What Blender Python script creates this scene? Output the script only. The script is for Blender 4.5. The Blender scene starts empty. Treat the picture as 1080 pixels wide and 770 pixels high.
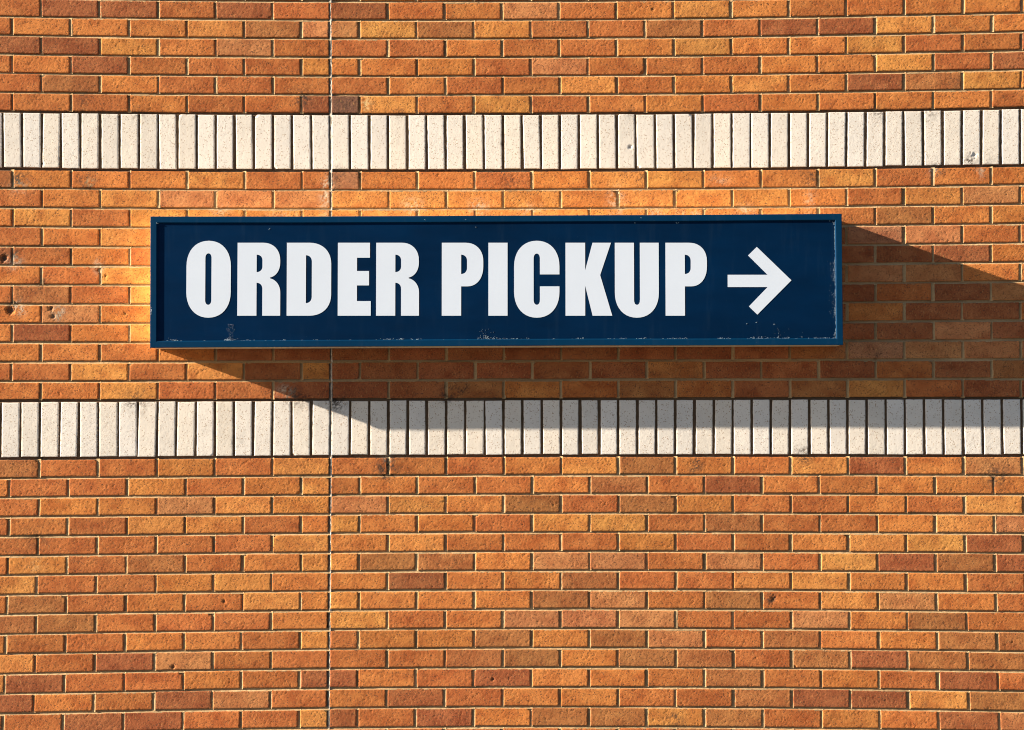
import bpy, bmesh, math, random
import numpy as np
from mathutils import Vector

random.seed(11)
rng = np.random.default_rng(11)
scene = bpy.context.scene
col = scene.collection
PI = math.pi

# ------------------------------------------------------------------ helpers
def link_mesh(name, verts, faces, mat, parent=None, smooth=False):
    me = bpy.data.meshes.new(name)
    me.from_pydata([tuple(v) for v in verts], [], [tuple(f) for f in faces])
    me.update()
    if smooth:
        me.polygons.foreach_set('use_smooth', [True] * len(me.polygons))
    o = bpy.data.objects.new(name, me)
    col.objects.link(o)
    if mat: me.materials.append(mat)
    if parent: o.parent = parent
    return o

def quad_mesh(name, co, quads, mat, parent=None, attrs=None, smooth=True):
    """large mesh from numpy arrays; quads (n,4)"""
    me = bpy.data.meshes.new(name)
    n = len(co); m = len(quads)
    me.vertices.add(n); me.vertices.foreach_set('co', co.astype(np.float32).ravel())
    me.loops.add(m * 4); me.loops.foreach_set('vertex_index', quads.astype(np.int32).ravel())
    me.polygons.add(m)
    me.polygons.foreach_set('loop_start', np.arange(0, m * 4, 4, dtype=np.int32))
    me.polygons.foreach_set('loop_total', np.full(m, 4, dtype=np.int32))
    me.polygons.foreach_set('use_smooth', np.full(m, smooth, dtype=bool))
    me.update(calc_edges=True)
    for k, a in (attrs or {}).items():
        at = me.color_attributes.new(k, 'FLOAT_COLOR', 'POINT')
        full = np.ones((n, 4), np.float32); full[:, :3] = a
        at.data.foreach_set('color', full.ravel())
    me.materials.append(mat)
    o = bpy.data.objects.new(name, me); col.objects.link(o)
    if parent: o.parent = parent
    return o

def boxes(name, bs, mat, parent=None, bevel=0.0):
    bm = bmesh.new()
    for (x0, x1, y0, y1, z0, z1) in bs:
        vs = [bm.verts.new((x, y, z)) for x in (x0, x1) for y in (y0, y1) for z in (z0, z1)]
        for f in ((0,1,3,2),(4,6,7,5),(0,4,5,1),(2,3,7,6),(0,2,6,4),(1,5,7,3)):
            bm.faces.new([vs[i] for i in f])
    if bevel:
        bmesh.ops.bevel(bm, geom=list(bm.edges), offset=bevel, segments=2, affect='EDGES')
    bmesh.ops.recalc_face_normals(bm, faces=bm.faces)
    me = bpy.data.meshes.new(name); bm.to_mesh(me); bm.free()
    o = bpy.data.objects.new(name, me); col.objects.link(o)
    me.materials.append(mat)
    if parent: o.parent = parent
    return o

def thing(name, label, cat, loc=(0, 0, 0)):
    o = bpy.data.objects.new(name, None); col.objects.link(o)
    o.location = loc; o['label'] = label; o['category'] = cat
    o.empty_display_size = .2
    return o

# hash based value noise ------------------------------------------------
def _h(i, j, s):
    v = (i.astype(np.int64) * 374761393 + j.astype(np.int64) * 668265263 + s * 974711) & 0xffffffff
    v = ((v ^ (v >> 13)) * 1274126177) & 0xffffffff
    v = (v ^ (v >> 16)) & 0xffffffff
    return v / 4294967295.0

def vnoise(x, y, s=0):
    i = np.floor(x); j = np.floor(y); fx = x - i; fy = y - j
    fx = fx * fx * (3 - 2 * fx); fy = fy * fy * (3 - 2 * fy)
    a = _h(i, j, s); b = _h(i + 1, j, s); c = _h(i, j + 1, s); d = _h(i + 1, j + 1, s)
    return (a * (1 - fx) + b * fx) * (1 - fy) + (c * (1 - fx) + d * fx) * fy * 1.0

def fbm(x, y, s=0, o=3):
    t = 0; a = .5; n = 0
    for k in range(o):
        t = t + a * vnoise(x * 2 ** k, y * 2 ** k, s + k * 17); n += a; a *= .5
    return t / n

# ------------------------------------------------------------------ node helpers
def new_mat(name):
    m = bpy.data.materials.new(name); m.use_nodes = True
    nt = m.node_tree; nt.nodes.clear()
    out = nt.nodes.new('ShaderNodeOutputMaterial'); b = nt.nodes.new('ShaderNodeBsdfPrincipled')
    nt.links.new(b.outputs[0], out.inputs[0])
    return m, nt, b

def N(nt, kind, **kw):
    n = nt.nodes.new(kind)
    for k, v in kw.items():
        if k in n.inputs: n.inputs[k].default_value = v
        else: setattr(n, k, v)
    return n

def coords(nt, scale=(1, 1, 1), rot=(0, 0, 0)):
    tc = nt.nodes.new('ShaderNodeTexCoord'); mp = nt.nodes.new('ShaderNodeMapping')
    mp.inputs['Scale'].default_value = scale; mp.inputs['Rotation'].default_value = rot
    nt.links.new(tc.outputs['Object'], mp.inputs[0]); return mp.outputs[0]

def noise(nt, vec, scale, detail=3, rough=.6):
    n = nt.nodes.new('ShaderNodeTexNoise'); n.inputs['Scale'].default_value = scale
    n.inputs['Detail'].default_value = detail; n.inputs['Roughness'].default_value = rough
    nt.links.new(vec, n.inputs['Vector']); return n.outputs['Fac']

def ramp(nt, fac, stops):
    r = nt.nodes.new('ShaderNodeValToRGB'); e = r.color_ramp.elements
    while len(e) < len(stops): e.new(.5)
    for el, (p, c) in zip(e, stops):
        el.position = p; el.color = (c, c, c, 1) if not isinstance(c, tuple) else (*c, 1)
    nt.links.new(fac, r.inputs[0]); return r.outputs[0]

def mix(nt, kind, fac, a, b):
    m = nt.nodes.new('ShaderNodeMix'); m.data_type = 'RGBA'; m.blend_type = kind
    for sock, v in ((m.inputs[0], fac), (m.inputs[6], a), (m.inputs[7], b)):
        if hasattr(v, 'is_linked') or isinstance(v, bpy.types.NodeSocket): nt.links.new(v, sock)
        elif isinstance(v, tuple): sock.default_value = (*v, 1)
        else: sock.default_value = v
    return m.outputs[2]

def bump(nt, b, h, strength, dist):
    n = nt.nodes.new('ShaderNodeBump'); n.inputs['Strength'].default_value = strength
    n.inputs['Distance'].default_value = dist
    nt.links.new(h, n.inputs['Height']); nt.links.new(n.outputs[0], b.inputs['Normal'])

def brick_material(name, speck, fleck, fine=.52, rough=.92):
    m, nt, b = new_mat(name)
    at = N(nt, 'ShaderNodeAttribute', attribute_name='brick_colour')
    v = coords(nt)
    n1 = noise(nt, v, 380, 3, .75)
    c = mix(nt, 'MULTIPLY', 1.0, at.outputs['Color'], ramp(nt, n1, [(.25, 1 - fine), (.75, 1 + fine)]))
    # sandy diagonal streaks of the wire-cut face
    v2 = coords(nt, (1, 1, .38), (0, math.radians(-40), 0))
    n2 = noise(nt, v2, 190, 2, .6)
    c = mix(nt, 'MIX', ramp(nt, n2, [(.58, 0.0), (.72, fleck)]), c, (.62, .33, .12) if name == 'orange_brick' else (.85, .8, .7))
    # iron specks
    vo = nt.nodes.new('ShaderNodeTexVoronoi'); vo.inputs['Scale'].default_value = 150
    nt.links.new(v, vo.inputs['Vector'])
    big = noise(nt, v, 60, 1, .5)
    mask = mix(nt, 'MULTIPLY', 1.0, ramp(nt, vo.outputs['Distance'], [(.19, 1.0), (.32, 0.0)]), ramp(nt, big, [(.40, 0.0), (.50, 1.0)]))
    mask = mix(nt, 'MULTIPLY', 1.0, mask, (speck, speck, speck))
    c = mix(nt, 'MIX', mask, c, (.09, .045, .03) if name == 'orange_brick' else (.32, .20, .115))
    nt.links.new(c, b.inputs['Base Color'])
    b.inputs['Roughness'].default_value = rough
    b.inputs['Specular IOR Level'].default_value = .25
    bump(nt, b, noise(nt, v, 420, 2, .6), 0.7, .0007)
    return m

M = {}
M['brick'] = brick_material('orange_brick', .9, .40)
M['white_brick'] = brick_material('cream_brick', .8, .2, .11)

def mortar_material():
    m, nt, b = new_mat('mortar')
    at = N(nt, 'ShaderNodeAttribute', attribute_name='mortar_colour')
    v = coords(nt)
    c = mix(nt, 'MULTIPLY', 1.0, at.outputs['Color'], ramp(nt, noise(nt, v, 300, 3, .7), [(.25, .7), (.75, 1.25)]))
    nt.links.new(c, b.inputs['Base Color']); b.inputs['Roughness'].default_value = .95
    b.inputs['Specular IOR Level'].default_value = .2
    bump(nt, b, noise(nt, v, 350, 3, .6), .6, .0008)
    return m
M['mortar'] = mortar_material()

def painted(name, base, rough, dirt=.0, dirtcol=(.5, .45, .38), metallic=0, var=.12, spec=.4, coat=0):
    m, nt, b = new_mat(name)
    v = coords(nt, (1, 1, 3.0))
    c = mix(nt, 'MULTIPLY', 1.0, base, ramp(nt, noise(nt, v, 2.2, 4, .6), [(.3, 1 - var), (.7, 1 + var)]))
    if dirt:
        v2 = coords(nt)
        sp = ramp(nt, noise(nt, v2, 150, 2, .7), [(.71, 0.0), (.80, dirt)])
        c = mix(nt, 'MIX', sp, c, dirtcol)
        st = ramp(nt, noise(nt, coords(nt, (1, 1, .12)), 26, 3, .7), [(.55, 0.0), (.8, dirt * .12)])
        c = mix(nt, 'MIX', st, c, dirtcol)
    nt.links.new(c, b.inputs['Base Color'])
    b.inputs['Metallic'].default_value = metallic
    b.inputs['Specular IOR Level'].default_value = spec
    rr = ramp(nt, noise(nt, coords(nt), 30, 3, .6), [(.3, rough - .06), (.7, rough + .08)])
    nt.links.new(rr, b.inputs['Roughness'])
    bump(nt, b, noise(nt, coords(nt), 5, 2, .5), .12, .004)
    return m
M['frame_blue'] = painted('frame_blue_paint', (.0003, .029, .084), .5, .16, (.30, .42, .5), var=.10, spec=.06)
M['panel_blue'] = painted('panel_blue_paint', (.0003, .0148, .054), .5, .14, (.20, .34, .42), var=.22, spec=.035)
M['letter_white'] = painted('white_vinyl', (.635, .715, .87), .5, .05, (.55, .56, .55), var=.012, spec=.2)
M['cabinet_cream'] = painted('cream_enamel', (.88, .74, .50), .5, .15, (.3, .2, .12), var=.08)
M['scuff'] = painted('scuffed_paint', (.36, .47, .60), .7, .0, var=.2)
M['steel'] = painted('zinc_plated_steel', (.45, .44, .42), .45, .1, metallic=.8)

# ------------------------------------------------------------------ masonry layout
P = 0.0677                      # one course
X0, ZT = 0.6453, 2.8683         # x of the movement joint is -X0, z of course line 0
CZ = [-0.00066, 0.00549, 0.00421, 0.00028, 0.00103, 0.01159, -0.00012, 0.02192, 0.00043, 0.00048, 0.00179, -0.00189, -0.01393]  # course and joint offsets, fitted to image coordinates
KN = np.array([-1.7962, -1.2546, -0.7469, -0.5438, -0.1037, 0.3025, 0.641, 1.3857, 1.7919])
KX = np.array([[-0.0221, -0.0082, -0.0042, 0.0004, 0.0043, 0.006, 0.0063, 0.0097, 0.0172], [0.0008, -0.0016, -0.0024, -0.0017, -0.0016, -0.001, 0.0004, 0.003, 0.0015], [-0.0172, -0.0079, -0.006, -0.0063, -0.0067, -0.0064, -0.0028, 0.0072, 0.0195]])

def warp(x, z):
    """lens distortion and fit residuals bent into the wall: courses and head joints drift by a centimetre or so"""
    u = np.clip(x, -1.85, 1.85); zc = np.clip(z, .65, 3.4) - 1.6
    v = (zc - 0) / 1.3
    uu = u / 1.8
    f = [1 + 0 * uu, uu, None, uu * uu, None, None, uu ** 3, None, None, None, uu ** 4, None, None]
    w = (zc - .45) / 1.3
    F = [1 + 0 * uu, uu, w, uu * uu, uu * w, w * w, uu ** 3, uu * uu * w, uu * w * w, w ** 3, uu ** 4, uu * uu * w * w, w ** 4]
    dz = sum(c * q for c, q in zip(CZ, F))
    dx = np.interp(u, KN, KX[0]) + w * np.interp(u, KN, KX[1]) + w * w * np.interp(u, KN, KX[2])
    return dx, dz

def line_z(k): return ZT - k * P

VIEW = (-1.95, 1.95, .55, 3.50)
def in_view(xa, xb, za, zb):
    return xb > VIEW[0] and xa < VIEW[1] and zb > VIEW[2] and za < VIEW[3]

# tone of each brick, course by course; many in the sign's shadow coded darker
TL = {-5:'rddrdr',-4:'roooybp',-3:'ddyopr',-2:'rodrrro',-1:'rborrr',0:'rrrorrd',
 4:'boooyrr',5:'royppp',6:'oyryyyy',7:'royyyy',8:'droryyy',9:'oryyyy',10:'rbryyyo',11:'opoyyo',12:'odoyooo',13:'oorodd',14:'rryrydy',15:'ooyrrd',
 19:'brrory',20:'orroroy',21:'roopyo',22:'rrryoro',23:'rrrrry',24:'oyrbroy',25:'yrroyo',26:'obroryo',27:'bbrrro',28:'orroory',29:'yrdprr',30:'odrrord',31:'dordpr',32:'rrddrry'}
TR = {-5:'droproyorrooorr',-4:'pybyrrbrddyooo',-3:'rrorroyooyrrd',-2:'ooorprrrooyrdor',-1:'rorryroyodbyoo',0:'gyryrooroooordo',
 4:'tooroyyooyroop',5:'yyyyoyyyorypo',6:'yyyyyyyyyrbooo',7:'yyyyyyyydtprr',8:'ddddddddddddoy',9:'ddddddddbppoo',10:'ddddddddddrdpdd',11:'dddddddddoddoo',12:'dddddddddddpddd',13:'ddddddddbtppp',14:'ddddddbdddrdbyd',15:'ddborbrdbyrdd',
 19:'rrroybooydopr',20:'rorrobrdorooood',21:'pyobrborrorypo',22:'yooryyrbrroypy',23:'oyrrrorroyydo',24:'ybbopprprydbdo',25:'odoobrroyoorpb',26:'yooobprbrypord',27:'yroppprrpobr',28:'roobobprboobbo',29:'rrbbobbrbdbb',30:'dordoorbrordrdd',31:'rdroorrbddybb',32:'drdobbybroodpoo'}
PAL = {  # linear albedo of the fired clay
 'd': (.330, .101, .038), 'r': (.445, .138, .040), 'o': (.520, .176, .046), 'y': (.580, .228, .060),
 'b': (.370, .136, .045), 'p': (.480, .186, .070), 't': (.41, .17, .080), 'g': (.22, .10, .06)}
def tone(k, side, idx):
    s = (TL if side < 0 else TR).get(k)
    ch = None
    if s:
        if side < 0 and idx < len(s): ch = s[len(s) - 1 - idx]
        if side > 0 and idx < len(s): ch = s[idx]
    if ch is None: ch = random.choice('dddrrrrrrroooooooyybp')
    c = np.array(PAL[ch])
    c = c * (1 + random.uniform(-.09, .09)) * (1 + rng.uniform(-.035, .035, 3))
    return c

# stains and cobwebs: x, z, half width, half height (metres), strength, colour
ST = [
  (-1.7614, 2.6314, 0.0237, 0.0237, 0.9, (0.05, 0.034, 0.027)),
  (-1.5175, 2.6246, 0.0304, 0.0304, 0.8, (0.05, 0.034, 0.027)),
  (-1.5336, 2.9212, 0.027, 0.027, 0.5, (0.05, 0.034, 0.027)),
  (-1.3399, 2.87, 0.0237, 0.0237, 0.5, (0.05, 0.034, 0.027)),
  (-1.5434, 2.8768, 0.0169, 0.0169, 0.5, (0.05, 0.034, 0.027)),
  (-0.7533, 2.928, 0.0304, 0.0304, 0.8, (0.05, 0.034, 0.027)),
  (-0.6039, 2.9109, 0.03, 0.026, 0.5, (0.05, 0.034, 0.027)),
  (-0.6166, 2.645, 0.0304, 0.0304, 0.5, (0.05, 0.034, 0.027)),
  (-0.4071, 2.8768, 0.0203, 0.0203, 0.4, (0.05, 0.034, 0.027)),
  (-0.4445, 1.6094, 0.0338, 0.0338, 0.95, (0.05, 0.034, 0.027)),
  (-0.4545, 1.5825, 0.0203, 0.0203, 0.8, (0.05, 0.034, 0.027)),
  (-0.6238, 1.8385, 0.0338, 0.0338, 0.7, (0.05, 0.034, 0.027)),
  (0.6567, 1.6262, 0.0237, 0.0237, 0.7, (0.05, 0.034, 0.027)),
  (0.6465, 1.5993, 0.0169, 0.0169, 0.6, (0.05, 0.034, 0.027)),
  (1.0442, 1.6532, 0.027, 0.027, 0.8, (0.05, 0.034, 0.027)),
  (1.7171, 1.5758, 0.0372, 0.0372, 0.7, (0.05, 0.034, 0.027)),
  (1.5247, 2.6722, 0.0203, 0.0203, 0.9, (0.05, 0.034, 0.027)),
  (1.6334, 2.6995, 0.0169, 0.0169, 0.8, (0.05, 0.034, 0.027)),
  (1.306, 2.8768, 0.0237, 0.0237, 0.6, (0.05, 0.034, 0.027)),
  (1.4925, 2.8666, 0.0237, 0.0237, 0.5, (0.05, 0.034, 0.027)),
  (1.0671, 2.645, 0.0304, 0.0304, 0.6, (0.05, 0.034, 0.027)),
  (0, 2.6246, 0.0304, 0.0304, 0.55, (0.05, 0.034, 0.027)),
  (0.9202, 1.1397, 0.0169, 0.0169, 0.9, (0.05, 0.034, 0.027)),
  (0.5762, 0.7192, 0.0304, 0.0304, 0.6, (0.05, 0.034, 0.027)),
  (-0.7824, 1.8587, 0.0304, 0.0304, 0.7, (0.05, 0.034, 0.027)),
  (-0.7418, 1.8418, 0.0237, 0.0237, 0.6, (0.05, 0.034, 0.027)),
  (-1.332, 1.8486, 0.0406, 0.0406, 0.5, (0.05, 0.034, 0.027)),
  (-1.7857, 2.3595, 0.0237, 0.0237, 0.8, (0.05, 0.034, 0.027)),
  (-1.7655, 2.3663, 0.0169, 0.0169, 0.6, (0.05, 0.034, 0.027)),
  (-1.7738, 2.1866, 0.0203, 0.0203, 0.95, (0.05, 0.034, 0.027)),
  (-1.6249, 2.1629, 0.0169, 0.0169, 0.8, (0.05, 0.034, 0.027)),
  (-1.618, 2.146, 0.0135, 0.0135, 0.8, (0.05, 0.034, 0.027)),
  (-1.6732, 2.2577, 0.027, 0.027, 0.5, (0.05, 0.034, 0.027)),
  (0.4573, 2.6416, 0.0169, 0.0169, 0.6, (0.05, 0.034, 0.027)),
  (0.4308, 2.8768, 0.0203, 0.0203, 0.5, (0.05, 0.034, 0.027)),
  (-0.0339, 2.7608, 0.0101, 0.0101, 0.7, (0.05, 0.034, 0.027)),
  (-0.542, 2.6416, 0.0169, 0.0169, 0.6, (0.05, 0.034, 0.027)),
  (-1.3555, 1.8351, 0.0169, 0.0169, 0.5, (0.05, 0.034, 0.027)),
  (-1.5681, 1.852, 0.0135, 0.0135, 0.4, (0.05, 0.034, 0.027)),
  (-1.6813, 1.3541, 0.0406, 0.0406, 0.45, (0.05, 0.034, 0.027)),
  (1.6942, 2.679, 0.0304, 0.0304, 0.35, (0.05, 0.034, 0.027)),
  (-0.977, 1.6936, 0.0203, 0.0203, 0.35, (0.05, 0.034, 0.027)),
  (0.0679, 2.9109, 0.0135, 0.0135, 0.4, (0.05, 0.034, 0.027)),
  (1.1136, 3.0237, 0.0135, 0.0135, 0.3, (0.05, 0.034, 0.027)),
  (1.2227, 3.0921, 0.0169, 0.0169, 0.35, (0.05, 0.034, 0.027)),
  (0.2719, 3.212, 0.0101, 0.0101, 0.5, (0.05, 0.034, 0.027)),
  (1.4577, 0.7625, 0.0169, 0.0169, 0.35, (0.05, 0.034, 0.027)),
  (-1.6238, 2.4002, 0.0304, 0.0304, 0.3, (0.05, 0.034, 0.027)),
  (-0.2293, 1.8688, 0.027, 0.027, 0.7, (0.05, 0.034, 0.027)),
  (-0.1754, 1.8857, 0.0203, 0.0203, 0.7, (0.05, 0.034, 0.027)),
  (1.2994, 2.0039, 0.0135, 0.0135, 0.7, (0.05, 0.034, 0.027)),
  (1.5953, 2.9793, 0.0203, 0.0203, 0.3, (0.05, 0.034, 0.027)),
  (-0.7474, 1.5657, 0.0169, 0.0169, 0.4, (0.05, 0.034, 0.027)),
  (-0.2858, 1.3306, 0.0135, 0.0135, 0.4, (0.05, 0.034, 0.027)),
  (-0.6671, 2.5633, 0.0169, 0.0541, 0.75, (0.66, 0.56, 0.44)),
  (-0.6537, 2.6143, 0.0135, 0.0338, 0.6, (0.66, 0.56, 0.44)),
  (-0.1185, 2.5361, 0.0304, 0.0203, 0.65, (0.66, 0.56, 0.44)),
  (0.3725, 2.5565, 0.0237, 0.0406, 0.65, (0.66, 0.56, 0.44)),
  (-0.3555, 2.5361, 0.0304, 0.027, 0.5, (0.66, 0.56, 0.44)),
  (0.8294, 2.5225, 0.027, 0.0169, 0.55, (0.66, 0.56, 0.44)),
  (1.0665, 2.5429, 0.0169, 0.0406, 0.5, (0.66, 0.56, 0.44)),
  (-1.0427, 2.5225, 0.0304, 0.0169, 0.4, (0.66, 0.56, 0.44)),
  (0.0677, 2.5225, 0.0338, 0.0169, 0.45, (0.66, 0.56, 0.44)),
  (-0.5259, 2.9041, 0.0169, 0.027, 0.8, (0.8, 0.6, 0.3)),
  (-1.6904, 1.2536, 0.0304, 0.0203, 0.55, (0.6, 0.36, 0.16)),
  (-1.4743, 2.3222, 0.0135, 0.0203, 0.8, (0.66, 0.56, 0.44)),
  (-1.7754, 2.3357, 0.0237, 0.0203, 0.6, (0.66, 0.56, 0.44)),
  (-1.7568, 2.1697, 0.0203, 0.0203, 0.8, (0.66, 0.56, 0.44)),
  (-1.6147, 2.1561, 0.0203, 0.0203, 0.7, (0.66, 0.56, 0.44)),
  (-1.5073, 2.6246, 0.0135, 0.0135, 0.7, (0.8, 0.5, 0.25)),
  (-1.7544, 2.6041, 0.0338, 0.0203, 0.35, (0.66, 0.56, 0.44)),
  (-0.8095, 1.879, 0.0237, 0.0203, 0.65, (0.66, 0.56, 0.44)),
  (1.6771, 2.6654, 0.0169, 0.0203, 0.4, (0.66, 0.56, 0.44)),
  (0.6431, 2.5089, 0.0473, 0.0135, 0.4, (0.66, 0.56, 0.44)),
  (0.5078, 2.5157, 0.0406, 0.0135, 0.45, (0.66, 0.56, 0.44)),
  (-0.8124, 2.5089, 0.0473, 0.0135, 0.35, (0.66, 0.56, 0.44)),
  (0.7452, 2.6314, 0.027, 0.0169, 0.3, (0.66, 0.56, 0.44)),
  (-0.4446, 1.6498, 0.0135, 0.0169, 0.6, (0.66, 0.56, 0.44)),
  (1.5076, 2.662, 0.0135, 0.0135, 0.8, (0.66, 0.56, 0.44)),
]
ST = [(*a[:5], np.array(a[5])) for a in ST]

def apply_stains(co, colr):
    x = co[:, 0]; z = co[:, 2]
    n = fbm(x * 260, z * 260, 5, 3)
    n2 = fbm(x * 90 + 7, z * 90, 9, 2)
    for (X, Z, rx, rz, s, c) in ST:
        d2 = ((x - X) / rx) ** 2 + ((z - Z) / rz) ** 2
        i = np.nonzero(d2 < 6)[0]
        if not len(i): continue
        w = np.exp(-d2[i] * .8) * s * np.clip((n[i] - .36) * 6, 0, 1) * np.clip((n2[i] - .25) * 3, 0, 1)
        w = np.clip(w * (1.45 if c[0] < .3 else 1.05), 0, .95)[:, None]
        colr[i] = colr[i] * (1 - w) + c[None] * w

# pock marks: real dents in the brick face
PITS = [(-1.789, 2.3493, 0.010816, 0.01), (-1.7669, 2.1663, 0.011492, 0.011), (-1.625, 2.173, 0.007436, 0.005), (-1.618, 2.146, 0.007436, 0.005), (-1.4606, 2.3086, 0.006084, 0.006), (-1.4368, 2.2882, 0.004394, 0.004), (-1.3681, 2.1561, 0.004732, 0.004), (0.5031, 3.2394, 0.004732, 0.003), (-0.0671, 0.8625, 0.00507, 0.004), (0.9202, 1.1431, 0.008112, 0.003), (0.4169, 2.7438, 0.005408, 0.004), (1.6334, 2.7029, 0.008112, 0.003), (-1.6535, 2.6824, 0.004056, 0.003), (-1.0109, 1.1397, 0.00507, 0.003), (-1.1873, 0.9158, 0.006084, 0.004), (1.2486, 1.9803, 0.004732, 0.003)]

HOLES = [(a[0], a[1], a[2] * .8, a[3]) for a in PITS]
def brick_geo(xa, xb, za, zb, dense, colr, seed, white=False):
    """one brick: rounded, chipped and sanded face with its returns running back into the mortar"""
    w = xb - xa; h = zb - za
    if dense:
        nx = max(8, int(w / .0034)); nz = max(8, int(h / .0034))
    else:
        nx = max(3, int(w / .05)); nz = max(3, int(h / .03))
    e = .0012 if white else .0013
    sx = np.concatenate([[0, 0, e * .35], np.linspace(e, w - e, nx), [w - e * .35, w, w]])
    sz = np.concatenate([[0, 0, e * .35], np.linspace(e, h - e, nz), [h - e * .35, h, h]])
    gx, gz = np.meshgrid(sx, sz, indexing='ij')
    ix, iz = np.meshgrid(np.arange(len(sx)), np.arange(len(sz)), indexing='ij')
    ex = np.minimum(ix, len(sx) - 1 - ix); ez = np.minimum(iz, len(sz) - 1 - iz)
    ring = np.minimum(ex, ez)
    prof = np.array([.022, e * .8, e * .30, e * .02])
    y = prof[np.minimum(ring, 3)]
    cx = ((ex < 2) & (ez < 2)); y = np.where(cx & (ring > 0), e * .9, y)
    X = xa + gx; Z = za + gz
    tilt = (rng.uniform(-.0035, .0035), rng.uniform(-.006, .006)) if not white else (rng.uniform(-.005, .005), rng.uniform(-.003, .003))
    off = rng.uniform(-.0005, .0006)
    y = y + off + tilt[0] * (gx - w / 2) + tilt[1] * (gz - h / 2)
    if dense:
        s = seed % 997
        a = (.00018 if white else .00034)
        face = ring >= 1
        big = fbm(X * 38, Z * 38, s, 2) - .5
        q1 = (X + Z) * .7071; q2 = (X - Z) * .7071
        drag = fbm(q1 * 95, q2 * 250, s + 3, 3)
        pit = np.clip(.34 - fbm(q1 * 230, q2 * 420, s + 5, 2), 0, 1) * 6
        y = y - np.where(face, a * (big * 1.0 + (drag - .5) * 1.8) - (.0003 if white else .0010) * pit, 0)
        # wobbling arrises with a few chips
        ja = (fbm(X * 60, Z * 60, s + 8, 3) - .5)
        amp = .0009 if white else .0011
        edge = np.clip(1 - np.minimum(np.minimum(gx, w - gx), np.minimum(gz, h - gz)) / .010, 0, 1)
        sgx = np.where(gx < w / 2, 1, -1) * np.clip(1 - np.minimum(gx, w - gx) / .010, 0, 1)
        sgz = np.where(gz < h / 2, 1, -1) * np.clip(1 - np.minimum(gz, h - gz) / .010, 0, 1)
        X = X + sgx * ja * amp * 2; Z = Z + sgz * ja * amp * 1.6
        for (PX, PZ, pr, pd) in PITS:
            if xa - .02 < PX < xb + .02 and za - .02 < PZ < zb + .02:
                rr = np.sqrt((X - PX) ** 2 + (Z - PZ) ** 2) / pr
                rr = rr * (1 + (fbm(X * 300, Z * 300, s + 4, 2) - .5) * 1.3); y = y + pd * 1.0 * np.exp(-rr ** 4) * face
        if rng.random() < .11:    # knocked corner
            cxn = rng.choice([0, w]); czn = rng.choice([0, h]); rr = np.hypot((gx - cxn) * .8, gz - czn)
            R = rng.uniform(.004, .010); k = np.clip(1 - rr / R, 0, 1)
            y = y + np.where(face, k * .010, 0)
    sk = rng.normal(0, .0075 if white else .002)
    if white: X = X + sk * (gz - h / 2)
    else: Z = Z + sk * (gx - w / 2)
    dx, dz = warp(X, Z)
    X = X + dx; Z = Z + dz
    co = np.stack([X, y, Z], -1).reshape(-1, 3)
    n0, n1 = gx.shape
    idx = np.arange(n0 * n1).reshape(n0, n1)
    q = np.stack([idx[:-1, :-1], idx[1:, :-1], idx[1:, 1:], idx[:-1, 1:]], -1).reshape(-1, 4)
    c = np.repeat(colr[None], len(co), 0)
    if dense:
        s = seed % 997
        m = fbm(co[:, 0] * 22, co[:, 2] * 30, s + 31, 2)[:, None]
        if white:
            c = c * (1 + (m - .5) * .12)
        else:
            c = c * (1 + (m - .5) * np.array([[.50, .78, .85]]))
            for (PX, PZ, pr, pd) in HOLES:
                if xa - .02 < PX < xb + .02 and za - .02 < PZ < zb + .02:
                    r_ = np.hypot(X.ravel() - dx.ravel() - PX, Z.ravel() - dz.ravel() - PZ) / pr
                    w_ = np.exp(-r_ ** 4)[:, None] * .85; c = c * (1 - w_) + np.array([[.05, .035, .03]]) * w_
            f = np.clip((fbm(co[:, 0] * 300, co[:, 2] * 300, s + 77, 2)[:, None] - .60) * 5, 0, 1)
            c = c * (1 - f * .35)
    return co, q, c

class Acc:
    def __init__(s): s.c = []; s.q = []; s.a = []; s.n = 0
    def add(s, co, q, a):
        s.c.append(co); s.q.append(q + s.n); s.a.append(a); s.n += len(co)
    def build(s, name, mat, parent):
        co = np.concatenate(s.c); a = np.concatenate(s.a); apply_stains(co, a)
        return quad_mesh(name, co, np.concatenate(s.q), mat, parent, {'brick_colour': a})

wall = thing('brick_wall', 'orange brick wall with two bands of upright cream bricks behind the blue sign', 'wall', (0, 0, 0))
wall['kind'] = 'thing'
LEFT, RIGHT = -6.2, 7.0
KTOP, KBOT = -26, 42
ga, gb = .0070, .0028     # mortar left of / right of a brick edge measured from the head joint line
ta, tb = .0072, .0024

acc = Acc(); seed = 1
def row_bounds(k):
    full = (k % 2 == 1)
    out = []
    for side in (1, -1):
        pos = 0.0; i = 0
        while True:
            L = 3 * P if (full or i > 0) else 1.5 * P
            a, b = pos, pos + L
            if side > 0:
                xa, xb = -X0 + a, -X0 + b
                if xa > RIGHT: break
            else:
                xa, xb = -X0 - b, -X0 - a
                if xb < LEFT: break
            out.append((side, i, xa, xb)); pos += L; i += 1
    return out
for k in range(KTOP, KBOT + 1):
    if k in (1, 2, 3, 16, 17, 18): continue
    z1 = line_z(k - 1) - ta; z0 = line_z(k) + tb
    for side, i, xa, xb in row_bounds(k):
        ja, jb = rng.normal(0, .0009, 2)
        a = xa + ga * (.95 if i == 0 and side > 0 else 1) + ja; b = xb - gb * (1.3 if i == 0 and side < 0 else 1) + jb
        h1, h0 = rng.normal(0, .0006, 2)
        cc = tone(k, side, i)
        dense = in_view(a, b, z0, z1)
        seed += 1
        two = rng.random() < .05
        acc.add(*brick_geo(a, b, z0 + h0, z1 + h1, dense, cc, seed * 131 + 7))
acc.build('brickwork', M['brick'], wall)

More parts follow.
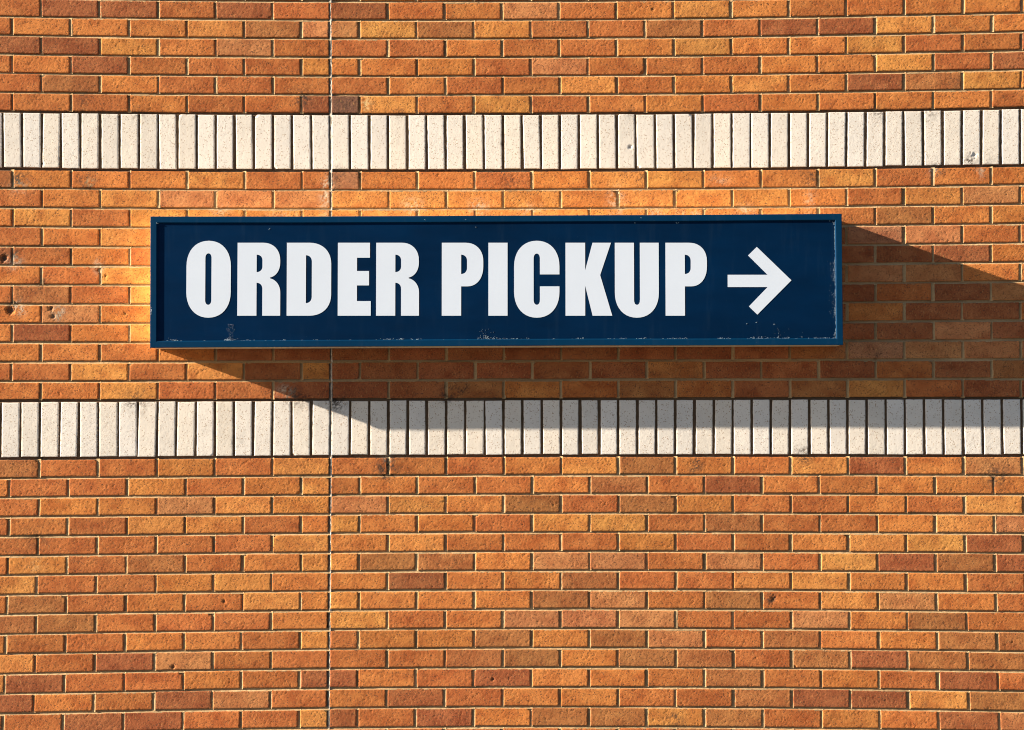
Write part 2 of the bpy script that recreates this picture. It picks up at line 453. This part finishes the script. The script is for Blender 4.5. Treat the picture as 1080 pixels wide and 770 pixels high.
for (ka, kb) in ((0, 3), (15, 18)):
    acc = Acc()
    z1 = line_z(ka) - .0078; z0 = line_z(kb) + .0034
    j0 = int((LEFT + X0) / P) - 1; j1 = int((RIGHT + X0) / P) + 1
    for j in range(j0, j1):
        xa = -X0 + j * P + .0066; xb = -X0 + (j + 1) * P - .0033
        ja, jb, h0, h1 = rng.normal(0, .0007, 4)
        v = rng.uniform(.92, 1.03); wm = rng.uniform(-1, 1)
        cc = np.array([.755, .70, .655]) * v * (1 + wm * np.array([.004, -.014, -.045]))
        seed += 1
        acc.add(*brick_geo(xa + ja, xb + jb, z0 + h0, z1 + h1, in_view(xa, xb, z0, z1), cc, seed * 131 + 7, True))
    acc.build('soldier_course', M['white_brick'], wall)

# mortar: every joint is struck, deep under the upper arris and running out to the lower one
def mortar_sheet():
    accc = []; accq = []; acca = []; n = [0]
    def strip(U, Vv, depth, colr):
        """U, Vv: 2-D arrays of x and z before drift; depth, colour arrays"""
        dx, dz = warp(U, Vv)
        co = np.stack([U + dx, depth, Vv + dz], -1).reshape(-1, 3)
        n0, n1 = U.shape; idx = np.arange(n0 * n1).reshape(n0, n1) + n[0]
        accq.append(np.stack([idx[:-1, :-1], idx[1:, :-1], idx[1:, 1:], idx[:-1, 1:]], -1).reshape(-1, 4))
        accc.append(co); acca.append(colr.reshape(-1, 3)); n[0] += len(co)
    base = np.array([.42, .285, .155]); dark = np.array([.13, .085, .055])
    xs = np.concatenate([np.arange(LEFT, VIEW[0], .08), np.arange(VIEW[0], VIEW[1], .004), np.arange(VIEW[1], RIGHT + .05, .08)])
    for k in range(KTOP - 1, KBOT + 1):
        if k in (1, 2, 16, 17): continue
        zt_, zb_ = line_z(k) + tb + .002, line_z(k) - ta - .002
        band = k in (0, 3, 15, 18)
        t = np.array([0, .15, .35, .55, .70, .86, 1.0])
        dp = np.array([.0085, .0080, .0072, .0058, .0036, .0012, .0006]) if not band else np.array([.011, .011, .011, .010, .008, .005, .004])
        U, Tt = np.meshgrid(xs, t, indexing='ij')
        Vv = zt_ + (zb_ - zt_) * Tt
        D = np.broadcast_to(dp, U.shape)
        g = fbm(U * 9, U * 0 + k * 5.3, 3, 3); f = fbm(U * 110, Vv * 160, 4, 3); h = fbm(U * 45, U * 0 + k * 9.1, 8, 2)
        D = D * (1 + (g - .5) * .9) + (f - .5) * .0022 + (h - .5) * .0012
        D = np.clip(D, .0003, .014)
        c = (dark if band else base) * (1 + (fbm(U * 6, Vv * 6, 12, 3)[..., None] - .5) * .7)
        strip(U, Vv, D, c)
    def head(x, z0, z1, deep, colr, dense):
        nz = max(3, int((z1 - z0) / (.004 if dense else .03)))
        t = np.array([0, .2, .42, .62, .78, .9, 1.0])
        x0, x1 = x - gb - .002, x + ga + .002
        Tt, Vv = np.meshgrid(t, np.linspace(z0, z1, nz), indexing='ij')
        U = x0 + (x1 - x0) * Tt
        dp = np.array([.0060, .0058, .0050, .0036, .0020, .0010, .0010])
        kf = rng.uniform(.55, 1.7)
        D = (np.full(7, .0095) if deep else dp * kf)[:, None] + 0 * U
        D = D + (fbm(U * 130, Vv * 90, 14, 3) - .5) * .0020
        strip(U, Vv, np.clip(D, .0003, .013), colr * (1 + (fbm(U * 30, Vv * 30, 15, 2)[..., None] - .5) * .5))
    for k in range(KTOP, KBOT + 1):
        if k in (1, 2, 3, 16, 17, 18): continue
        for side, i, xa, xb in row_bounds(k):
            x = xb if side > 0 else xa
            head(x, line_z(k) - .001, line_z(k - 1) - .004, False, base, in_view(x, x, line_z(k), line_z(k - 1)))
    for (ka, kb) in ((0, 3), (15, 18)):
        for j in range(int((LEFT + X0) / P) - 1, int((RIGHT + X0) / P) + 1):
            x = -X0 + j * P
            head(x, line_z(kb) - .002, line_z(ka) - .004, True, dark, in_view(x, x, line_z(kb), line_z(ka)))
    co = np.concatenate(accc); c = np.concatenate(acca); apply_stains(co, c)
    quad_mesh('mortar', co, np.concatenate(accq), M['mortar'], wall, {'mortar_colour': c})
mortar_sheet()

# movement joint: a wobbling bead of sealant down the wall -------------------
def sealant():
    zlo, zhi = line_z(KBOT), line_z(KTOP - 1)
    z = np.arange(zlo, zhi, .004)
    x0 = np.full_like(z, -X0)
    prof = [(-.0045, .0075), (-.0028, .0068), (.0005, .0062), (.0028, .0040), (.0045, .0016), (.0062, .0008), (.0092, .0050)]
    tint = [.34, .40, .55, .95, 1.35, 1.55, 1.3]
    rows = []; cols = []
    dxs, dzs = warp(x0, z)
    up = np.clip((z - 2.45) * 4, 0, 1)          # the upper stretch is filled nearly flush
    for i, (px_, py) in enumerate(prof):
        wob = (fbm(z * 85, z * 0 + i * 3.1, 21, 3) - .5) * .0048
        lump = (fbm(z * 120, z * 0 + i * 1.7, 23, 3) - .5) * .0042
        py = py * (1 - up * .45)
        rows.append(np.stack([x0 + px_ + dxs + wob, np.clip(py + lump, -.0012, .02), z + dzs], -1))
        k = tint[i] * (.5 + 1.15 * np.clip((fbm(z * 110, z * 0 + i * 2.3, 33, 3) - .25) * 1.8, 0, 1))
        cols.append(np.clip(k, .1, 1.9)[:, None] * np.array([[.36, .315, .27]]))
    co = np.concatenate(rows); n = len(z); c = np.concatenate(cols)
    idx = np.arange(n * len(prof)).reshape(len(prof), n)
    q = np.stack([idx[:-1, :-1], idx[1:, :-1], idx[1:, 1:], idx[:-1, 1:]], -1).reshape(-1, 4)
    quad_mesh('joint_sealant', co, q, M['mortar'], wall, {'mortar_colour': c})
sealant()

# wall core and metal coping so that the wall has its real thickness
zt = line_z(KTOP - 1)
boxes('wall_core', [(LEFT, RIGHT, .026, .33, 0.0, zt - .01)], M['mortar'], wall)
boxes('coping', [(LEFT - .02, RIGHT + .02, -.03, .36, zt + .012, zt + .07)], M['frame_blue'], wall, .004)

# ------------------------------------------------------------------ the sign
SD = .150                                    # depth of the cabinet
CX, CZs = -.0549, 2.2584
HW, HH = 1.2105, .2303
ANG = .0040
ca, sa = math.cos(ANG), math.sin(ANG)
sign = thing('wall_sign', 'dark blue box sign on the brick wall reading ORDER PICKUP with a right arrow', 'sign', (CX, 0, CZs))
def rot(v):
    x, y, z = v
    return (x * ca - z * sa, y, x * sa + z * ca)
def spin(o):
    me = o.data
    for v in me.vertices: v.co = rot(v.co)
    return o

# cabinet: four returns of cream sheet metal and a back
t = .004
spin(boxes('cabinet', [(-HW + .001, HW - .001, -SD + .008, -.0025, -HH + .0035, -HH + .0035 + t),
                  (-HW + .001, HW - .001, -SD + .008, -.0025, HH - .001 - t, HH - .001),
                  (-HW + .001, -HW + .001 + t, -SD + .008, -.0025, -HH + .0076, HH - .0051),
                  (HW - .001 - t, HW - .001, -SD + .008, -.0025, -HH + .0076, HH - .0051),
                  (-HW + .0052, HW - .0052, -.008, -.004, -HH + .0077, HH - .0052)], M['cabinet_cream'], sign))

# frame: mitred bevelled retainer around the face
def frame():
    prof = [(0.000, .0080), (0.000, -.0010), (.0012, -.0022), (.0205, -.0022), (.0222, -.0012), (.0242, .0034), (.0242, .0075)]
    # (inward distance, y relative to -SD)
    verts = []; faces = []
    NS = 40
    corners = [(-1, -1), (1, -1), (1, 1), (-1, 1)]
    rings = []
    for (d, y) in prof:
        r = []
        for ci in range(4):
            x0, z0 = corners[ci]; x1, z1 = corners[(ci + 1) % 4]
            n = NS if ci % 2 == 0 else 10
            for s in range(n):
                f = s / n
                x = (x0 * (1 - f) + x1 * f) * (HW - d); z = (z0 * (1 - f) + z1 * f) * (HH - d)
                w = (vnoise(np.array([x * 3.0 + ci * 9]), np.array([z * 3.0]), 51)[0] - .5) * .0012
                # long rails bent inwards to follow the lens curvature in the image
                bow = -.0022 * (1 - (x / HW) ** 2) if z > 0 else .0018 * (1 - (x / HW) ** 2)
                bow *= 1 if abs(z) > HH * .8 else 0
                r.append(len(verts)); verts.append(rot((x, -SD + y + w * .5, z + w + bow)))
        rings.append(r)
    for a, b in zip(rings[:-1], rings[1:]):
        m = len(a)
        for i in range(m):
            j = (i + 1) % m
            faces.append((a[i], a[j], b[j], b[i]))
    o = link_mesh('frame', verts, faces, M['frame_blue'], sign)
    bm = bmesh.new(); bm.from_mesh(o.data); bmesh.ops.recalc_face_normals(bm, faces=bm.faces); bm.to_mesh(o.data); bm.free()
    return o
frame()

# face panel: slightly oil-canned sheet
def panel():
    nx, nz = 120, 26
    vs = []; fs = []
    for i in range(nx + 1):
        for j in range(nz + 1):
            x = -HW + .021 + (2 * HW - .042) * i / nx; z = -HH + .021 + (2 * HH - .042) * j / nz
            w = (fbm(np.array([x * 2.2]), np.array([z * 3.1]), 61, 2)[0] - .5) * .0004
            vs.append(rot((x, -SD + .0032 + w, z)))
    for i in range(nx):
        for j in range(nz):
            a = i * (nz + 1) + j; fs.append((a, a + nz + 1, a + nz + 2, a + 1))
    return link_mesh('face_panel', vs, fs, M['panel_blue'], sign, True)
face = panel()

# lettering ---------------------------------------------------------------
SX = .0033204; SZ = .0033299
def L2(p):   # image pixel coordinates of the lettering to sign-local metres
    return ((p[0] - 540) * SX - CX, 2.392 - (p[1] - 256.2) * SZ - CZs)
def cubic(p0, p1, p2, p3, n=10):
    out = []
    for i in range(1, n + 1):
        t_ = i / n; a = (1 - t_) ** 3; b = 3 * (1 - t_) ** 2 * t_; c = 3 * (1 - t_) * t_ ** 2; d = t_ ** 3
        out.append((a * p0[0] + b * p1[0] + c * p2[0] + d * p3[0], a * p0[1] + b * p1[1] + c * p2[1] + d * p3[1]))
    return out
def path(cmds, k=.60):
    """('L', x, y) line or ('C', cornerx, cornery, x, y) rounded corner towards x, y"""
    pts = []; cur = None
    for c in cmds:
        if c[0] == 'L': cur = (c[1], c[2]); pts.append(cur)
        else:
            cn = (c[1], c[2]); en = (c[3], c[4])
            p1 = (cur[0] + (cn[0] - cur[0]) * k, cur[1] + (cn[1] - cur[1]) * k)
            p2 = (en[0] + (cn[0] - en[0]) * k, en[1] + (cn[1] - en[1]) * k)
            pts += cubic(cur, p1, p2, en); cur = en
    return pts
T, B_ = 256.2, 333.1
def round_rect(x0, x1, y0, y1, ry):
    xm = (x0 + x1) / 2
    return path([('L', x0, y0 + ry), ('C', x0, y0, xm, y0), ('C', x1, y0, x1, y0 + ry), ('L', x1, y1 - ry), ('C', x1, y1, xm, y1), ('C', x0, y1, x0, y1 - ry)])
def gO(x0, x1): return [round_rect(x0, x1, 254.1, 335.2, 27), round_rect(x0 + 19.9, x1 - 20.4, 267.4, 321.6, 5)]
def gR(x):
    o = path([('L', x, T), ('L', x + 27, T), ('C', x + 45, T, x + 45, T + 18.5), ('L', x + 45, T + 21), ('C', x + 45, T + 34.6, x + 34.2, T + 36.7),
              ('L', x + 34.4, T + 37.6), ('C', x + 45.2, T + 40, x + 45.2, T + 52.5), ('L', x + 45.2, B_), ('L', x + 26.3, B_), ('L', x + 26.3, T + 48.5),
              ('C', x + 26.3, T + 42.2, x + 20.2, T + 42.2), ('L', x + 20.2, B_), ('L', x, B_)])
    i = path([('L', x + 20.2, T + 12.6), ('C', x + 26.3, T + 12.6, x + 26.3, T + 18.6), ('L', x + 26.3, T + 25), ('C', x + 26.3, T + 31, x + 20.2, T + 31)])
    return [o, i]
def gD(x):
    o = path([('L', x, T), ('L', x + 24, T), ('C', x + 46.6, T, x + 46.8, T + 22), ('L', x + 46.8, B_ - 22), ('C', x + 46.6, B_, x + 24, B_), ('L', x, B_)])
    i = path([('L', x + 20.2, T + 13.2), ('C', x + 26.4, T + 13.2, x + 26.4, T + 20), ('L', x + 26.4, B_ - 20), ('C', x + 26.4, B_ - 13.2, x + 20.2, B_ - 13.2)])
    return [o, i]
def gE(x):
    return [[(x, T), (x + 33.8, T), (x + 33.8, T + 15.8), (x + 20.2, T + 15.8), (x + 20.2, 286), (x + 32.9, 286), (x + 32.9, 301.2), (x + 20.2, 301.2),
             (x + 20.2, 317.7), (x + 34.8, 317.7), (x + 34.8, B_), (x, B_)]]
def gP(x):
    o = path([('L', x, T), ('L', x + 25, T), ('C', x + 43.5, T, x + 43.7, T + 19), ('L', x + 43.7, T + 25), ('C', x + 43.7, T + 46, x + 27, T + 46), ('L', x + 20.4, T + 46), ('L', x + 20.4, B_), ('L', x, B_)])
    i = path([('L', x + 20.4, T + 12.6), ('C', x + 26.6, T + 12.6, x + 26.6, T + 19), ('L', x + 26.6, T + 26.5), ('C', x + 26.6, T + 33, x + 20.4, T + 33)])
    return [o, i]
def gI(x): return [[(x, T), (x + 20.2, T), (x + 20.2, B_), (x, B_)]]
def gC():
    x0, x1 = 542.2, 590.0
    xm = 566.2
    o = path([('L', x0, 281), ('C', x0, 254.1, xm, 254.1), ('C', x1, 254.1, x1, 281), ('L', x1, 289.6), ('L', 569.4, 289.6), ('L', 569.4, 273)])
    o += path([('L', 569.4, 273), ('C', 569.4, 267.6, 566.1, 267.6), ('C', 562.8, 267.6, 562.8, 273), ('L', 562.8, 316.3), ('C', 562.8, 321.6, 566.1, 321.6), ('C', 569.4, 321.6, 569.4, 316.3), ('L', 569.4, 302.2), ('L', x1, 302.2), ('L', x1, 308),
                ('C', x1, 335.2, xm, 335.2), ('C', x0, 335.2, x0, 308)])[1:]
    return [o]
def gK():
    return [[(596.4, T), (617.1, T), (617.1, 285.4), (624.9, T), (644.4, T), (632.9, 290.3), (645.6, B_), (624.9, B_), (617.1, 301.4), (617.1, B_), (596.4, B_)]]
def gU():
    x0, x1 = 648.4, 694.7; xm = 671.6
    return [path([('L', x0, T), ('L', 668.6, T), ('L', 668.6, 316.4), ('C', 668.6, 321.6, 671.7, 321.6), ('C', 674.8, 321.6, 674.8, 316.4), ('L', 674.8, T), ('L', x1, T),
                  ('L', x1, 309), ('C', x1, 335.2, xm, 335.2), ('C', x0, 335.2, x0, 309)])]
ARROW = [[(767.3, 290), (809.4, 290), (788.9, 269.6), (798.2, 260.6), (834.5, 295.8), (798.4, 332), (789.6, 323.3), (809.4, 302.9), (767.3, 302.9)]]

YL = -SD + .0030
def glyph(name, loops, label=None):
    cu = bpy.data.curves.new(name, 'CURVE'); cu.dimensions = '2D'; cu.fill_mode = 'BOTH'; cu.extrude = .0002
    for lp in loops:
        pts = [L2(p) for p in lp]
        clean = [p for i, p in enumerate(pts) if math.dist(p, pts[i - 1]) > 1e-5]
        sp = cu.splines.new('POLY'); sp.points.add(len(clean) - 1); sp.use_cyclic_u = True
        for q, p in zip(sp.points, clean): q.co = (p[0], p[1], 0, 1)
    tmp = bpy.data.objects.new('tmp', cu); col.objects.link(tmp)
    dg = bpy.context.evaluated_depsgraph_get(); dg.update()
    me = bpy.data.meshes.new_from_object(tmp.evaluated_get(dg))
    bpy.data.objects.remove(tmp); bpy.data.curves.remove(cu)
    for v in me.vertices:
        v.co = (v.co.x, YL - v.co.z - .0003, v.co.y)
    me.name = name
    bm = bmesh.new(); bm.from_mesh(me); bmesh.ops.recalc_face_normals(bm, faces=bm.faces); bm.to_mesh(me); bm.free()
    me.materials.clear(); me.materials.append(M['letter_white'])
    o = bpy.data.objects.new(name, me); col.objects.link(o); o.parent = sign
    if label: o['label'] = label
    return o
glyph('letter', gO(196.8, 243.6), 'white letter O opening ORDER')
glyph('letter', gR(250.6), 'first white letter R')
glyph('letter', gD(302.6), 'white letter D')
glyph('letter', gE(356.4), 'white letter E')
glyph('letter', gR(396.8), 'white letter R ending ORDER')
glyph('letter', gP(466.0), 'white letter P opening PICKUP')
glyph('letter', gI(515.1), 'white letter I')
glyph('letter', gC(), 'white letter C')
glyph('letter', gK(), 'white letter K')
glyph('letter', gU(), 'white letter U')
glyph('letter', gP(701.8), 'white letter P ending PICKUP')
glyph('arrow', ARROW, 'white arrow pointing right')

# worn paint: little flakes and scrapes along the lower and right inner edges
def flakes():
    bm = bmesh.new()
    def flake(x, z, rx, rz, y=None, a=0):
        n = random.randint(5, 7); y = YL - .0009 if y is None else y
        top = []; bot = []
        ph = random.random() * 6
        for i in range(n):
            t_ = ph + 2 * PI * i / n; r = random.uniform(.55, 1.1)
            dx_, dz_ = rx * r * math.cos(t_), rz * r * math.sin(t_)
            q = (x + dx_ * math.cos(a) - dz_ * math.sin(a), z + dx_ * math.sin(a) + dz_ * math.cos(a))
            top.append(bm.verts.new(rot((q[0], y, q[1])))); bot.append(bm.verts.new(rot((q[0], y + .0015, q[1]))))
        bm.faces.new(top)
        for i in range(n): bm.faces.new((top[i], bot[i], bot[(i + 1) % n], top[(i + 1) % n]))
    u = .00332
    zb = -HH + .0243; xr = HW - .0243
    def sx(p): return (p - 523.5) * u
    # broken pale line along the bottom edge
    for (c, w, n, hgt) in [(184,5,14,1.5),(242,6,34,2.5),(262,8,10,.8),(300,3,10,1),(334,3,10,1),(410,10,22,1.4),(423,4,14,1.6),(440,5,12,1),(514,11,60,3.2),(530,6,20,1.4),(545,8,24,1.2),
                   (557,3,8,1),(584,3,8,1),(615,10,20,1),(650,12,26,1.0),(676,6,20,1.4),(716,14,26,1.0),(760,8,22,1),(795,12,20,1.2),(808,8,10,1.2),(829,7,10,1.4),(868,14,26,1)]:
        for _ in range(n):
            x = sx(c + random.gauss(0, w * .5)); h_ = abs(random.gauss(0, hgt * .5)) * u
            flake(x, zb + h_ + random.uniform(-.5, .4) * u, random.uniform(.2, .8) * u, random.uniform(.15, .34) * u)
    for _ in range(120):
        flake(sx(random.uniform(170, 880)), zb + random.uniform(-.3, .35) * u, random.uniform(.3, 1.6) * u, random.uniform(.06, .14) * u)
    # plume at x 243 and sprays
    for _ in range(46):
        h_ = random.uniform(0, 1) ** 1.6
        flake(sx(243 + random.gauss(0, 2.2) + h_ * 1.5), zb + h_ * 17 * u, .22 * u, random.uniform(.15, .5) * u)
    for (c, n, s) in [(514, 30, 12), (820, 22, 15), (803, 9, 9), (845, 7, 9)]:
        for _ in range(n):
            a = random.uniform(-.9, .9); h_ = random.uniform(0, 1) ** 2 * s
            flake(sx(c + math.sin(a) * h_), zb + math.cos(a) * h_ * u, .16 * u, random.uniform(.12, .6) * u, a=-a)
    # right hand inner edge
    for _ in range(90):
        y_ = random.uniform(-HH + .03, HH - .03)
        flake(xr + random.uniform(-.35, .35) * u, y_, random.uniform(.05, .13) * u, random.uniform(.4, 1.8) * u)
    for (c, n) in [(283, 16), (293, 26), (311, 14), (328, 26), (353, 26), (235, 14)]:
        for _ in range(n):
            flake(xr + (random.uniform(-.4, .5) - abs(random.gauss(0, 1.1))) * u, (294.5 - c + random.gauss(0, 2.6)) * u, random.uniform(.10, .38) * u, random.uniform(.12, .45) * u)
    for _ in range(46):
        flake(xr - abs(random.gauss(0, 3.5)) * u, (294.5 - random.uniform(275, 335)) * u, .18 * u, .2 * u)
    # nicks on the rails and the odd dot on the panel
    for (x, y_) in [(284,241),(448,232),(491,232),(502,240),(676,231),(670,236),(716,236.5),(714,236.5),(876,235),(166,234.5),(797,342),(816,344),(787,343)]:
        for _ in range(3):
            flake(sx(x + random.uniform(-.8, .8)), (296.8 - y_ + random.uniform(-.5, .5)) * u, .35 * u, .3 * u, y=(-SD - .0026 if y_ < 235 else None))
    for _ in range(14):
        flake(-HW + random.uniform(.2, 1.6) * u, (296.8 - random.uniform(322, 332)) * u, .5 * u, .4 * u, y=-SD - .0026)
    bmesh.ops.recalc_face_normals(bm, faces=bm.faces)
    me = bpy.data.meshes.new('paint_scuffs'); bm.to_mesh(me); bm.free(); me.materials.append(M['scuff'])
    o = bpy.data.objects.new('paint_scuffs', me); col.objects.link(o); o.parent = sign
    o['label'] = 'pale scuffs and flaked paint along the bottom and right inner edges'
flakes()

# ------------------------------------------------------------------ ground
def ground_mat(name, a, b_, sc):
    m, nt, b = new_mat(name)
    v = coords(nt)
    c = mix(nt, 'MIX', ramp(nt, noise(nt, v, sc, 5, .7), [(.3, 0.0), (.7, 1.0)]), a, b_)
    nt.links.new(c, b.inputs['Base Color']); b.inputs['Roughness'].default_value = .9
    bump(nt, b, noise(nt, v, 90, 4, .7), .6, .004); return m
M['asphalt'] = ground_mat('asphalt', (.045, .044, .043), (.07, .068, .065), 6)
M['concrete'] = ground_mat('concrete', (.085, .088, .092), (.12, .122, .125), 3)
g = link_mesh('ground', [(-300, -300, -.15), (300, -300, -.15), (300, 300, -.15), (-300, 300, -.15)], [(0, 1, 2, 3)], M['asphalt']); g['kind'] = 'structure'
pv = boxes('pavement', [(LEFT - 6, RIGHT + 6, -2.6, .026, -.16, 0.0)], M['concrete'], None, .01); pv['kind'] = 'structure'

# ------------------------------------------------------------------ light
sun_to = Vector((-.795, -.15, .283)).normalized()      # towards the sun
elev = math.asin(sun_to.z); az = math.atan2(sun_to.x, sun_to.y)
w = bpy.data.worlds.new('World'); scene.world = w; w.use_nodes = True
nt = w.node_tree; nt.nodes.clear()
out = nt.nodes.new('ShaderNodeOutputWorld'); bg = nt.nodes.new('ShaderNodeBackground'); sky = nt.nodes.new('ShaderNodeTexSky')
sky.sky_type = 'NISHITA'; sky.sun_disc = False; sky.sun_elevation = elev; sky.sun_rotation = az % (2 * PI)
sky.air_density = 1.0; sky.dust_density = 0.6; sky.ozone_density = 1.6
nt.links.new(sky.outputs[0], bg.inputs[0]); nt.links.new(bg.outputs[0], out.inputs[0]); bg.inputs[1].default_value = .033
sl = bpy.data.lights.new('sun', 'SUN'); sl.energy = 5.0; sl.angle = math.radians(.5); sl.color = (1, .865, .665)
so = bpy.data.objects.new('sun', sl); col.objects.link(so)
so.rotation_euler = sun_to.to_track_quat('Z', 'Y').to_euler()
so.location = sun_to * 30

# ------------------------------------------------------------------ camera
cd = bpy.data.cameras.new('camera'); cam = bpy.data.objects.new('camera', cd); col.objects.link(cam)
cam.location = (0, -8, 1.6); cam.rotation_euler = (math.radians(90 + 2.6489), 0, 0)
cd.lens = 79.108; cd.sensor_width = 36; cd.clip_end = 2000
scene.camera = cam
vs = scene.view_settings
vs.view_transform = 'Standard'; vs.look = 'None'; vs.gamma = 1; vs.exposure = 1.80
scene.cycles.pixel_filter_type = 'BLACKMAN_HARRIS'; scene.cycles.filter_width = 1.05; vs.use_curve_mapping = False
